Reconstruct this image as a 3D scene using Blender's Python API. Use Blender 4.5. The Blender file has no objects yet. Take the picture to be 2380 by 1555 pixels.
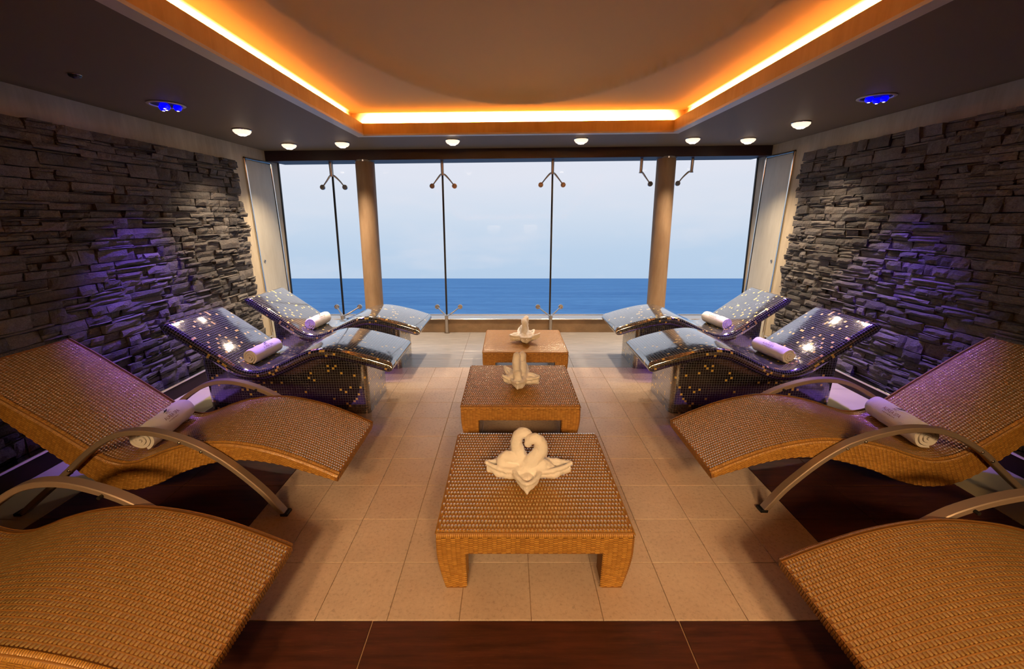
import bpy, bmesh, math, random
import numpy as np
from mathutils import Vector, Matrix
random.seed(7); rng = np.random.default_rng(7)
sc = bpy.context.scene
COL = sc.collection
PI = math.pi
def S(r, g, b):                                        # sRGB 0-255 -> linear
    f = lambda c: (c/255)/12.92 if c/255 <= .04045 else ((c/255+.055)/1.055)**2.4
    return (f(r), f(g), f(b), 1)

# ------------------------------------------------------------ camera, sky, exposure
H = 1.618
PITCH = math.radians(15.91)
cam_d = bpy.data.cameras.new('camera'); cam = bpy.data.objects.new('camera', cam_d); COL.objects.link(cam)
cam.location = (0, 0, H); cam.rotation_euler = (PI/2-PITCH, 0, 0)
cam_d.sensor_fit = 'HORIZONTAL'; cam_d.sensor_width = 36; cam_d.lens = 970/2380*36
cam_d.shift_x = 7/2380; cam_d.clip_start = .05; cam_d.clip_end = 2e5
sc.camera = cam
sc.view_settings.view_transform = 'Standard'; sc.view_settings.look = 'None'
sc.view_settings.gamma = 1; sc.view_settings.exposure = 0.0; sc.view_settings.use_curve_mapping = False
sc.cycles.use_denoising = True
sc.cycles.max_bounces = 8; sc.cycles.diffuse_bounces = 4; sc.cycles.glossy_bounces = 4
sc.cycles.transparent_max_bounces = 12
sc.cycles.caustics_reflective = False; sc.cycles.caustics_refractive = False
sc.cycles.sample_clamp_indirect = 4.0

TRIM = math.radians(8.25)                              # the ship sits trimmed: the horizon lies below the room's level
SKY_STRENGTH = 1.0
COVE_W = 80.0                                          # watts per metre of warm light strip in the cove
COVE_COL = (1.0, .56, .22)
DOWN_W = 170.0
DOWN_COL = (1.0, .74, .50)
BLUE_W = 320.0
BLUE_COL = (.22, .10, 1.0)
FILL_W = 375.0                                         # added warm fill spots behind the camera, without fixtures
FILL_COL = (1.0, .60, .27)

w = bpy.data.worlds.new('sky'); sc.world = w; w.use_nodes = True
nt = w.node_tree; nt.nodes.clear()
def N(nt, t, **k):
    n = nt.nodes.new(t)
    for a, b in k.items(): setattr(n, a, b)
    return n
tc = N(nt, 'ShaderNodeTexCoord'); dot = N(nt, 'ShaderNodeVectorMath', operation='DOT_PRODUCT')
nt.links.new(tc.outputs['Generated'], dot.inputs[0]); dot.inputs[1].default_value = (0, math.sin(TRIM), math.cos(TRIM))
ramp = N(nt, 'ShaderNodeValToRGB'); cr = ramp.color_ramp
nt.links.new(dot.outputs['Value'], ramp.inputs['Fac'])
cr.elements[0].position = 0; cr.elements[0].color = S(186, 209, 234)
cr.elements[1].position = 1; cr.elements[1].color = S(196, 206, 226)
for p, c in ((.06, (192, 213, 236)), (.14, (212, 224, 240)), (.22, (227, 231, 243)), (.30, (229, 232, 244)), (.5, (226, 230, 242))):
    e = cr.elements.new(p); e.color = S(*c)
mp = N(nt, 'ShaderNodeMapping'); mp.inputs['Scale'].default_value = (2.2, 2.2, 9)
nt.links.new(tc.outputs['Generated'], mp.inputs[0])
no = N(nt, 'ShaderNodeTexNoise'); no.inputs['Scale'].default_value = 1.6; no.inputs['Detail'].default_value = 5; no.inputs['Roughness'].default_value = .55
nt.links.new(mp.outputs[0], no.inputs['Vector'])
cm = N(nt, 'ShaderNodeMapRange'); cm.inputs[1].default_value = .5; cm.inputs[2].default_value = .75; cm.inputs[4].default_value = .45
nt.links.new(no.outputs[0], cm.inputs[0])
mx = N(nt, 'ShaderNodeMix', data_type='RGBA'); mx.inputs[7].default_value = S(232, 232, 241)
nt.links.new(cm.outputs[0], mx.inputs[0]); nt.links.new(ramp.outputs[0], mx.inputs[6])
bg = N(nt, 'ShaderNodeBackground'); bg.inputs[1].default_value = SKY_STRENGTH
out = N(nt, 'ShaderNodeOutputWorld')
nt.links.new(mx.outputs[2], bg.inputs[0]); nt.links.new(bg.outputs[0], out.inputs[0])

# ------------------------------------------------------------ helpers
def link(o, parent=None):
    COL.objects.link(o)
    if parent: o.parent = parent
    return o
def tag(o, label=None, cat=None, group=None, kind=None):
    if label: o['label'] = label
    if cat: o['category'] = cat
    if group: o['group'] = group
    if kind: o['kind'] = kind
    return o
def empty(name, loc=(0, 0, 0), rz=0):
    o = bpy.data.objects.new(name, None); COL.objects.link(o); o.location = loc; o.rotation_euler = (0, 0, rz)
    o.empty_display_size = .1
    return o
def mk(name, V, F, mat, parent=None, smooth=False, uv=None, loc=None):
    me = bpy.data.meshes.new(name)
    me.from_pydata([tuple(v) for v in V] if not isinstance(V, np.ndarray) else V.tolist(), [], F if isinstance(F, list) else F.tolist())
    if smooth: me.polygons.foreach_set('use_smooth', np.ones(len(me.polygons), bool))
    if uv is not None:
        l = me.uv_layers.new(name='UVMap'); l.data.foreach_set('uv', np.asarray(uv, dtype=np.float32).ravel())
    if mat: me.materials.append(mat)
    me.update()
    o = bpy.data.objects.new(name, me); link(o, parent)
    if loc: o.location = loc
    return o
def from_bm(name, bm, mat, parent=None, smooth=False, auto=None):
    bmesh.ops.recalc_face_normals(bm, faces=bm.faces)
    me = bpy.data.meshes.new(name); bm.to_mesh(me); bm.free()
    if smooth:
        me.polygons.foreach_set('use_smooth', np.ones(len(me.polygons), bool))
        if auto: me.set_sharp_from_angle(angle=math.radians(auto))
    me.materials.append(mat)
    o = bpy.data.objects.new(name, me)
    return link(o, parent)
def box(bm, x0, x1, y0, y1, z0, z1, bev=0, seg=1):
    vs = [bm.verts.new(p) for p in ((x0, y0, z0), (x1, y0, z0), (x1, y1, z0), (x0, y1, z0), (x0, y0, z1), (x1, y0, z1), (x1, y1, z1), (x0, y1, z1))]
    fs = [bm.faces.new([vs[i] for i in f]) for f in ((3, 2, 1, 0), (4, 5, 6, 7), (0, 1, 5, 4), (1, 2, 6, 5), (2, 3, 7, 6), (3, 0, 4, 7))]
    if bev:
        es = {e for f in fs for e in f.edges}
        bmesh.ops.bevel(bm, geom=list(es), offset=bev, segments=seg, affect='EDGES', profile=.5)
def cyl(bm, p0, p1, r0, r1=None, n=20, cap=True):
    r1 = r0 if r1 is None else r1
    p0, p1 = Vector(p0), Vector(p1); d = (p1-p0).normalized()
    a = d.orthogonal().normalized(); b = d.cross(a)
    A = [bm.verts.new(p0+(a*math.cos(t)+b*math.sin(t))*r0) for t in [2*PI*i/n for i in range(n)]]
    B = [bm.verts.new(p1+(a*math.cos(t)+b*math.sin(t))*r1) for t in [2*PI*i/n for i in range(n)]]
    for i in range(n): bm.faces.new([A[i], A[(i+1) % n], B[(i+1) % n], B[i]])
    if cap: bm.faces.new(A[::-1]); bm.faces.new(B)
def lathe(bm, prof, c, n=28, close_top=False, close_bot=False):
    rings = [[bm.verts.new((c[0]+r*math.cos(2*PI*i/n), c[1]+r*math.sin(2*PI*i/n), c[2]+z)) for i in range(n)] for r, z in prof]
    for A, B in zip(rings, rings[1:]):
        for i in range(n): bm.faces.new([A[i], A[(i+1) % n], B[(i+1) % n], B[i]])
    if close_bot: bm.faces.new(rings[0][::-1])
    if close_top: bm.faces.new(rings[-1])
def catmull(P, n):
    P = np.asarray(P, float); Q = np.vstack([2*P[0]-P[1], P, 2*P[-1]-P[-2]])
    out = []
    for i in range(1, len(Q)-2):
        t = np.linspace(0, 1, 12, endpoint=False)[:, None]
        p0, p1, p2, p3 = Q[i-1], Q[i], Q[i+1], Q[i+2]
        out.append(.5*((2*p1)+(-p0+p2)*t+(2*p0-5*p1+4*p2-p3)*t**2+(-p0+3*p1-3*p2+p3)*t**3))
    D = np.vstack(out+[Q[-2][None]])
    s = np.concatenate([[0], np.cumsum(np.linalg.norm(np.diff(D, axis=0), axis=1))])
    u = np.linspace(0, s[-1], n)
    return np.stack([np.interp(u, s, D[:, k]) for k in range(D.shape[1])], 1), u
def copy_tree(o, parent=None):
    c = o.copy(); COL.objects.link(c)
    if parent: c.parent = parent
    for ch in o.children: copy_tree(ch, c)
    return c

# ------------------------------------------------------------ materials
def mat(name):
    m = bpy.data.materials.new(name); m.use_nodes = True
    n = m.node_tree; b = n.nodes['Principled BSDF']
    return m, n, b
def L(n, a, b): n.links.new(a, b)
def simple(name, col, rough=.5, metal=0, spec=.5, emit=None, es=1):
    m, n, b = mat(name); b.inputs['Base Color'].default_value = col; b.inputs['Roughness'].default_value = rough
    b.inputs['Metallic'].default_value = metal; b.inputs['Specular IOR Level'].default_value = spec
    if emit: b.inputs['Emission Color'].default_value = emit; b.inputs['Emission Strength'].default_value = es
    return m
def mixc(n, fac, a, b):
    x = N(n, 'ShaderNodeMix', data_type='RGBA')
    for k, v in ((0, fac), (6, a), (7, b)):
        if hasattr(v, 'links'): L(n, v, x.inputs[k])
        else: x.inputs[k].default_value = v
    return x.outputs[2]
def math_(n, op, a, b=None, c=None):
    x = N(n, 'ShaderNodeMath', operation=op)
    for k, v in enumerate((a, b, c)):
        if v is None: continue
        if hasattr(v, 'links'): L(n, v, x.inputs[k])
        else: x.inputs[k].default_value = v
    return x.outputs[0]
def noise(n, vec, scale, detail=3, rough=.5, stretch=None):
    if stretch is not None:
        m = N(n, 'ShaderNodeMapping'); m.inputs['Scale'].default_value = stretch; L(n, vec, m.inputs[0]); vec = m.outputs[0]
    x = N(n, 'ShaderNodeTexNoise'); x.inputs['Scale'].default_value = scale; x.inputs['Detail'].default_value = detail; x.inputs['Roughness'].default_value = rough
    L(n, vec, x.inputs['Vector']); return x.outputs[0]
def remap(n, v, a, b, c, d):
    x = N(n, 'ShaderNodeMapRange'); L(n, v, x.inputs[0])
    for i, q in enumerate((a, b, c, d)): x.inputs[i+1].default_value = q
    return x.outputs[0]
def bump(n, h, strength, dist, b, normal=None):
    x = N(n, 'ShaderNodeBump'); x.inputs['Strength'].default_value = strength; x.inputs['Distance'].default_value = dist
    L(n, h, x.inputs['Height']); L(n, x.outputs[0], b.inputs['Normal'])
    if normal is not None: L(n, normal, x.inputs['Normal'])
def wpos(n): return N(n, 'ShaderNodeNewGeometry').outputs['Position']
def opos(n): return N(n, 'ShaderNodeTexCoord').outputs['Object']
def orand(n): return N(n, 'ShaderNodeObjectInfo').outputs['Random']

def plaster(name, c1, c2, rough=.7):
    m, n, b = mat(name); p = wpos(n)
    a = noise(n, p, 2.2, 6, .65, (1, 1, .35)); f = noise(n, p, 22, 3, .6, (1, 1, .12))
    t = math_(n, 'ADD', math_(n, 'MULTIPLY', a, .75), math_(n, 'MULTIPLY', f, .25))
    L(n, mixc(n, remap(n, t, .35, .65, 0, 1), c1, c2), b.inputs['Base Color']); b.inputs['Roughness'].default_value = rough
    bump(n, f, .15, .003, b); return m
M_plaster = plaster('cream_plaster', S(176, 160, 132), S(214, 203, 178))
M_door = plaster('door_laminate', S(186, 182, 166), S(208, 205, 190), .5)
M_column = plaster('tan_plaster', S(134, 108, 82), S(170, 144, 114), .6)
M_fascia = plaster('honey_veneer', S(216, 168, 84), S(242, 204, 122), .45)
M_trim = simple('pale_trim', S(226, 218, 200), .4, .1, .5)
M_soffit, n, b = mat('dark_soffit')
b.inputs['Base Color'].default_value = S(128, 114, 92); b.inputs['Roughness'].default_value = .6; b.inputs['Specular IOR Level'].default_value = .22
M_beam = simple('dark_brown_paint', S(46, 26, 26), .5)
M_dome = simple('raised_ceiling_paint', S(234, 202, 148), .8)
M_dark = simple('black_gasket', S(8, 9, 14), .4)
M_chrome = simple('chrome', S(225, 222, 216), .14, 1)
M_steel = simple('brushed_steel', S(196, 190, 184), .28, 1)
M_brown = simple('dark_brown_board', S(40, 26, 20), .6, 0, .25)
M_black = simple('black_rubber', S(14, 14, 15), .5)

M_tile, n, b = mat('beige_stone_tile'); p = wpos(n)
a = noise(n, p, 2.0, 6, .62); f = noise(n, p, 55, 5, .7)
t = math_(n, 'ADD', math_(n, 'MULTIPLY', a, .6), math_(n, 'MULTIPLY', f, .4))
c = mixc(n, remap(n, t, .34, .66, 0, 1), S(180, 160, 144), S(218, 200, 182))
c = mixc(n, remap(n, orand(n), 0, 1, 0, .3), c, S(188, 160, 136))
sp = remap(n, noise(n, p, 38, 2, .5), .66, .74, 0, .35)
c = mixc(n, sp, c, S(124, 106, 92)); L(n, c, b.inputs['Base Color'])
L(n, remap(n, f, .3, .7, .22, .40), b.inputs['Roughness']); bump(n, f, .12, .002, b)
M_pale, n, b = mat('pale_stone_tile'); p = wpos(n)
a = noise(n, p, 3, 5, .6); L(n, mixc(n, a, S(178, 168, 138), S(206, 198, 168)), b.inputs['Base Color']); b.inputs['Roughness'].default_value = .4
def woodtile(name, c1, c2, c3, rough):
    m, n, b = mat(name); p = wpos(n)
    a = noise(n, p, 5, 7, .7, (.6, 7, 1)); g = noise(n, p, 18, 6, .75, (.5, 10, 1)); q = noise(n, p, 1.6, 3, .5)
    c = mixc(n, remap(n, a, .35, .65, 0, 1), c1, c2)
    hi = math_(n, 'MULTIPLY', remap(n, g, .58, .72, 0, 1), remap(n, q, .42, .62, 0, 1))
    c = mixc(n, hi, c, c3)
    c = mixc(n, remap(n, orand(n), 0, 1, 0, .3), c, c1); L(n, c, b.inputs['Base Color'])
    b.inputs['Roughness'].default_value = rough; bump(n, g, .12, .002, b); return m
M_darkplank = woodtile('dark_wenge_tile', S(50, 24, 17), S(86, 45, 31), S(168, 116, 76), .42)
M_greyplank = woodtile('grey_wood_tile', S(138, 137, 138), S(164, 162, 160), S(184, 181, 178), .26)
M_grout = simple('grout', S(176, 148, 120), .8)
M_sillwood = woodtile('sill_wood_tile', S(120, 98, 74), S(156, 130, 100), S(180, 154, 124), .4)

M_stone, n, b = mat('slate_ledgestone'); p = opos(n)
geo = N(n, 'ShaderNodeNewGeometry'); at = N(n, 'ShaderNodeAttribute', attribute_name='tint')
r = math_(n, 'FRACT', math_(n, 'ADD', orand(n), at.outputs['Fac']))
wp = geo.outputs['Position']
a = noise(n, wp, 9, 6, .7); f = noise(n, wp, 60, 4, .7, (1, 1, 1.8))
c = mixc(n, r, S(70, 70, 72), S(126, 123, 121))
c = mixc(n, remap(n, a, .42, .68, 0, .5), c, S(106, 96, 86))
c = mixc(n, remap(n, f, .35, .7, 0, .5), c, S(60, 58, 57))
L(n, c, b.inputs['Base Color']); b.inputs['Roughness'].default_value = .75; b.inputs['Specular IOR Level'].default_value = .35
h = math_(n, 'ADD', math_(n, 'MULTIPLY', a, .6), math_(n, 'MULTIPLY', f, .4)); bump(n, h, 1.0, .03, b)
M_stoneback = simple('stone_mortar', S(22, 20, 19), .9)

def wicker(name, c1, c2, rough):
    m, n, b = mat(name); at = N(n, 'ShaderNodeAttribute', attribute_name='tint')
    p = wpos(n); a = noise(n, p, 40, 2, .5)
    t = math_(n, 'ADD', math_(n, 'MULTIPLY', at.outputs['Fac'], .7), math_(n, 'MULTIPLY', a, .3))
    L(n, mixc(n, t, c1, c2), b.inputs['Base Color']); b.inputs['Roughness'].default_value = rough
    b.inputs['Specular IOR Level'].default_value = .9; b.inputs['Coat Weight'].default_value = 1; b.inputs['Coat Roughness'].default_value = .13; b.inputs['Coat IOR'].default_value = 3.0; b.inputs['Metallic'].default_value = .35
    return m
M_strand = wicker('rattan_strand', S(200, 164, 92), S(234, 202, 134), .26)
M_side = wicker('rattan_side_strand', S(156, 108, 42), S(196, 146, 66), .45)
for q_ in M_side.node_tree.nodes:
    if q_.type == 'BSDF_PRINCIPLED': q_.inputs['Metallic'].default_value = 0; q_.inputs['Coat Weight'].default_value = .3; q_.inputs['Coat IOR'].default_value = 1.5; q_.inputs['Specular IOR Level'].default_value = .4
M_weft = simple('rattan_weft', S(146, 102, 48), .45)
M_rattan = simple('rattan_core', S(136, 92, 42), .6)

M_arm = simple('bronze_lacquered_metal', S(158, 140, 124), .42, .4)
M_towel, n, b = mat('white_terry'); p = opos(n)
f = noise(n, p, 260, 3, .7); a = noise(n, p, 14, 4, .6)
L(n, mixc(n, a, S(240, 237, 234), S(251, 249, 247)), b.inputs['Base Color']); b.inputs['Roughness'].default_value = .95
b.inputs['Specular IOR Level'].default_value = .1; b.inputs['Sheen Weight'].default_value = .35
bump(n, math_(n, 'ADD', math_(n, 'MULTIPLY', f, .35), math_(n, 'MULTIPLY', a, .65)), .6, .008, b)
M_print = simple('brown_embroidery', S(122, 72, 48), .8); M_printdk = simple('dark_embroidery', S(48, 42, 46), .8)

def mosaic(name):
    m, n, b = mat(name); uv = N(n, 'ShaderNodeUVMap').outputs[0]
    sx = N(n, 'ShaderNodeVectorMath', operation='SCALE'); L(n, uv, sx.inputs[0]); sx.inputs['Scale'].default_value = 1/.021
    fl = N(n, 'ShaderNodeVectorMath', operation='FLOOR'); L(n, sx.outputs[0], fl.inputs[0])
    fr = N(n, 'ShaderNodeVectorMath', operation='FRACTION'); L(n, sx.outputs[0], fr.inputs[0])
    wn = N(n, 'ShaderNodeTexWhiteNoise', noise_dimensions='2D'); L(n, fl.outputs[0], wn.inputs['Vector'])
    se = N(n, 'ShaderNodeSeparateXYZ'); L(n, fr.outputs[0], se.inputs[0])
    ex = math_(n, 'MINIMUM', se.outputs[0], math_(n, 'SUBTRACT', 1, se.outputs[0]))
    ey = math_(n, 'MINIMUM', se.outputs[1], math_(n, 'SUBTRACT', 1, se.outputs[1]))
    ed = math_(n, 'MINIMUM', ex, ey)
    tile = remap(n, ed, .035, .075, 0, 1)
    gold = math_(n, 'GREATER_THAN', wn.outputs['Value'], .958)
    gm = math_(n, 'MULTIPLY', gold, tile)
    blk = mixc(n, wn.outputs['Value'], S(8, 8, 10), S(22, 22, 27))
    c = mixc(n, gold, blk, S(255, 216, 84)); c = mixc(n, tile, S(66, 68, 72), c)
    L(n, c, b.inputs['Base Color']); L(n, math_(n, 'MULTIPLY', gm, .3), b.inputs['Metallic']); b.inputs['IOR'].default_value = 2.5; b.inputs['Coat Weight'].default_value = 1.0; b.inputs['Coat Roughness'].default_value = .08; b.inputs['Coat IOR'].default_value = 2.7
    L(n, mixc(n, tile, (.7,)*3+(1,), mixc(n, gold, (.13,)*3+(1,), (.3,)*3+(1,))), b.inputs['Roughness'])
    g = N(n, 'ShaderNodeNewGeometry')
    s = N(n, 'ShaderNodeVectorMath', operation='SUBTRACT'); L(n, wn.outputs['Color'], s.inputs[0]); s.inputs[1].default_value = (.5, .5, .5)
    k = N(n, 'ShaderNodeVectorMath', operation='SCALE'); L(n, s.outputs[0], k.inputs[0]); k.inputs['Scale'].default_value = .035
    ad = N(n, 'ShaderNodeVectorMath', operation='ADD'); L(n, g.outputs['Normal'], ad.inputs[0]); L(n, k.outputs[0], ad.inputs[1])
    nm = N(n, 'ShaderNodeVectorMath', operation='NORMALIZE'); L(n, ad.outputs[0], nm.inputs[0])
    bump(n, tile, .5, .002, b, nm.outputs[0]); return m
M_mosaic = mosaic('black_gold_mosaic')

M_glass, n, b = mat('window_glass'); n.nodes.remove(b)
tr = N(n, 'ShaderNodeBsdfTransparent'); gl = N(n, 'ShaderNodeBsdfGlossy'); gl.inputs['Roughness'].default_value = .02
fz = N(n, 'ShaderNodeFresnel'); fz.inputs[0].default_value = 1.3; mxs = N(n, 'ShaderNodeMixShader')
tr.inputs[0].default_value = (.985, .99, .995, 1)
L(n, math_(n, 'MULTIPLY', fz.outputs[0], .25), mxs.inputs[0]); L(n, tr.outputs[0], mxs.inputs[1]); L(n, gl.outputs[0], mxs.inputs[2])
L(n, mxs.outputs[0], n.nodes['Material Output'].inputs[0])

M_sea, n, b = mat('sea_water'); p = wpos(n)
n.nodes.remove(b)
df = N(n, 'ShaderNodeBsdfDiffuse'); gs = N(n, 'ShaderNodeBsdfGlossy'); gs.inputs['Roughness'].default_value = .35
s1 = noise(n, p, .02, 5, .6, (.25, 1, 1)); s2 = noise(n, p, .25, 5, .65, (.35, 1, 1))
t = math_(n, 'ADD', math_(n, 'MULTIPLY', s1, .5), math_(n, 'MULTIPLY', s2, .5))
L(n, mixc(n, remap(n, t, .35, .65, 0, 1), S(70, 130, 192), S(108, 168, 222)), df.inputs[0])
bp = N(n, 'ShaderNodeBump'); bp.inputs['Strength'].default_value = .5; bp.inputs['Distance'].default_value = .6
L(n, s2, bp.inputs['Height']); L(n, bp.outputs[0], gs.inputs['Normal'])
ms = N(n, 'ShaderNodeMixShader'); ms.inputs[0].default_value = .05
L(n, df.outputs[0], ms.inputs[1]); L(n, gs.outputs[0], ms.inputs[2]); L(n, ms.outputs[0], n.nodes['Material Output'].inputs[0])

M_lamp = simple('lit_lamp_lens', S(255, 244, 230), .3, emit=(1, .80, .58, 1), es=30)
M_bowl = simple('lit_frosted_glass', S(255, 240, 225), .4, emit=(1, .70, .50, 1), es=1.5)
M_off = simple('unlit_frosted_glass', S(60, 58, 54), .3)
M_blue = simple('blue_led_lens', S(20, 20, 120), .2, emit=(.0, .0, 1, 1), es=2.5)
M_bluehot = simple('blue_led_core', S(120, 120, 255), .2, emit=(.5, .45, 1, 1), es=12)
M_led = simple('warm_led_tape', S(255, 200, 130), .5, emit=(1, .54, .19, 1), es=4)

# ------------------------------------------------------------ room shell
X0 = .093
XL, XR = -3.20, 3.44
YB, YW = -2.2, 5.80
FL, FR = -3.10, 3.34                                   # face line of the stone cladding
def zc(x): return 2.43+.0105*(x+3.2)                   # underside of the dark ceiling (it rises slightly to the right)

# sea and horizon
sea = mk('sea', [(-30000, -30000, 0), (30000, -30000, 0), (30000, 60000, 0), (-30000, 60000, 0)], [[0, 1, 2, 3]], M_sea)
sea.rotation_euler = (-TRIM, 0, 0); sea.location = (0, 0, -16)
tag(sea, 'calm blue open sea beyond the window up to the horizon', 'sea', kind='structure')

# floor: a slab of grout with every tile and plank as its own piece
bm = bmesh.new(); box(bm, XL-.3, XR+.3, YB, 6.3, -.12, -.006)
floor = from_bm('floor', bm, M_grout); tag(floor, 'tiled floor of beige squares framed by dark wood-look planks', 'floor', kind='structure')
tile_cache = {}
def tile(x0, x1, y0, y1, m, name, g=None):
    g = g or (.0026 if m is M_darkplank else .0012)
    lx, ly = round(x1-x0-2*g, 4), round(y1-y0-2*g, 4); key = (lx, ly, m.name)
    if key not in tile_cache:
        bm = bmesh.new(); c = .0022
        lo = [(-lx/2, -ly/2), (lx/2, -ly/2), (lx/2, ly/2), (-lx/2, ly/2)]
        A = [bm.verts.new((x, y, -.008)) for x, y in lo]; B = [bm.verts.new((x, y, -c*.6)) for x, y in lo]
        C = [bm.verts.new((x-math.copysign(c, x), y-math.copysign(c, y), 0)) for x, y in lo]
        for P, Q in ((A, B), (B, C)):
            for i in range(4): bm.faces.new([P[i], P[(i+1) % 4], Q[(i+1) % 4], Q[i]])
        bm.faces.new(C); bm.faces.new(A[::-1]); bmesh.ops.recalc_face_normals(bm, faces=bm.faces)
        me = bpy.data.meshes.new(name); bm.to_mesh(me); bm.free(); me.materials.append(m); tile_cache[key] = me
    o = bpy.data.objects.new(name, tile_cache[key]); link(o, floor); o.location = ((x0+x1)/2, (y0+y1)/2, 0)
T = .3005; TX0, TX1, TY0, TY1 = X0-5*T, X0+5*T, 1.342, 1.342+10*T
for i in range(10):
    for j in range(10): tile(TX0+i*T, TX0+(i+1)*T, TY0+j*T, TY0+(j+1)*T, M_tile, 'tile')
PL = 1.272
def rows(xa, xb, ya, yb, h, off, m, name, L_=PL):
    y = ya; k = 0
    while y < yb-.05:
        y2 = min(y+h, yb); xs = [xa]; q = off+(k % 2)*0
        x = q-math.ceil((q-xa)/L_)*L_
        while x < xb:
            if xa+.04 < x < xb-.04: xs.append(x)
            x += L_
        xs.append(xb)
        for a, b_ in zip(xs, xs[1:]): tile(a, b_, y, y2, m, name)
        y = y2; k += 1
DB = 1.20
rows(TX0-DB, TX1+DB, TY0-2*T, TY0, T*2, -.566, M_darkplank, 'plank')
rows(TX0-DB, TX0, TY0, TY1, T*1.0, -2.03, M_darkplank, 'plank')
rows(TX1, TX1+DB, TY0, TY1, T*1.0, 2.01, M_darkplank, 'plank')
rows(XL+.02, XR-.02, TY1, 5.80, .29, -.555, M_greyplank, 'plank')
rows(XL+.02, TX0-DB, TY0-2*T, TY1, T*2, -9, M_pale, 'tile', 50)
rows(TX1+DB, XR-.02, TY0-2*T, TY1, T*2, -9, M_pale, 'tile', 50)
rows(XL+.02, XR-.02, YB+.05, TY0-2*T, T*2.2, -.566, M_darkplank, 'plank')

def gy(z): return 6.04+(z-.15)*.0725                   # the glass leans outwards
# side walls of cream plaster
def wall(name, x0, x1, label):
    bm = bmesh.new(); ya, yb = gy(-.1)+.03, gy(2.9)+.03
    vs = [bm.verts.new(p) for p in ((x0, YB, -.1), (x1, YB, -.1), (x1, ya, -.1), (x0, ya, -.1), (x0, YB, 2.9), (x1, YB, 2.9), (x1, yb, 2.9), (x0, yb, 2.9))]
    for f in ((3, 2, 1, 0), (4, 5, 6, 7), (0, 1, 5, 4), (1, 2, 6, 5), (2, 3, 7, 6), (3, 0, 4, 7)): bm.faces.new([vs[i] for i in f])
    o = from_bm(name, bm, M_plaster); tag(o, label, 'wall', kind='structure'); return o
wl = wall('wall_left', XL-.2, XL, 'left wall of cream plaster clad in dark slate ledgestone')
wr = wall('wall_right', XR, XR+.2, 'right wall of cream plaster clad in dark slate ledgestone')
bm = bmesh.new(); box(bm, XL, XR, YB-.2, YB, -.1, 2.9)
tag(from_bm('wall_back', bm, M_beam), 'dark brown wall behind the camera', 'wall', kind='structure')  # unseen wall, coloured dark so the bed mosaic reflects darkness

# slate ledgestone: each stone an object (the 300 that show largest), the rest one mesh
def stone_variant(seed):
    r = np.random.default_rng(seed); nx, nz = 5, 3
    V = []; F = []
    idx = lambda i, j: j*nx+i
    tilt = r.uniform(-.10, .10); tz = r.uniform(-.06, .10)
    for j in range(nz):
        for i in range(nx):
            x = i/(nx-1)-.5; z = j/(nz-1)-.5
            e = 1.0 if (0 < i < nx-1 and 0 < j < nz-1) else .90
            dx = r.uniform(-.05, .05)*(1 if 0 < i < nx-1 else .35); dz = r.uniform(-.09, .09)*(1 if 0 < j < nz-1 else .35)
            V.append((x*.985+dx*.9, e+tilt*x*2+tz*z*2+r.uniform(-.035, .035), z*.95+dz))
    nb = len(V)
    ring = [idx(i, 0) for i in range(nx)]+[idx(nx-1, j) for j in range(1, nz)]+[idx(i, nz-1) for i in range(nx-2, -1, -1)]+[idx(0, j) for j in range(nz-2, 0, -1)]
    for k in ring: V.append((V[k][0], -.25, V[k][2]))
    for j in range(nz-1):
        for i in range(nx-1):
            F.append([idx(i, j), idx(i+1, j), idx(i+1, j+1), idx(i, j+1)])
    m = len(ring)
    for k in range(m):
        a, b_ = k, (k+1) % m
        F.append([ring[b_], ring[a], nb+a, nb+b_])
    return np.array(V), F
NV = 36; SV = [stone_variant(100+i) for i in range(NV)]
def make_stone_mesh(i, side):
    V, F = SV[i]; V = V.copy()
    # local axes: x -> along the wall (Y), y -> out of the wall, z up
    W = np.stack([side*V[:, 1], V[:, 0], V[:, 2]], 1)
    FF = [f if side > 0 else f[::-1] for f in F]       # keep outward normals
    me = bpy.data.meshes.new('stone'); me.from_pydata(W.tolist(), [], FF); me.materials.append(M_stone)
    bm = bmesh.new(); bm.from_mesh(me); bmesh.ops.recalc_face_normals(bm, faces=bm.faces); bm.to_mesh(me); bm.free()
    return me
def proj(x, y, z):
    zz = z-H; d = y*math.cos(PITCH)-zz*math.sin(PITCH)
    return 1183+970*x/d, 777.5+970*(-zz*math.cos(PITCH)-y*math.sin(PITCH))/d, d
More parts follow.
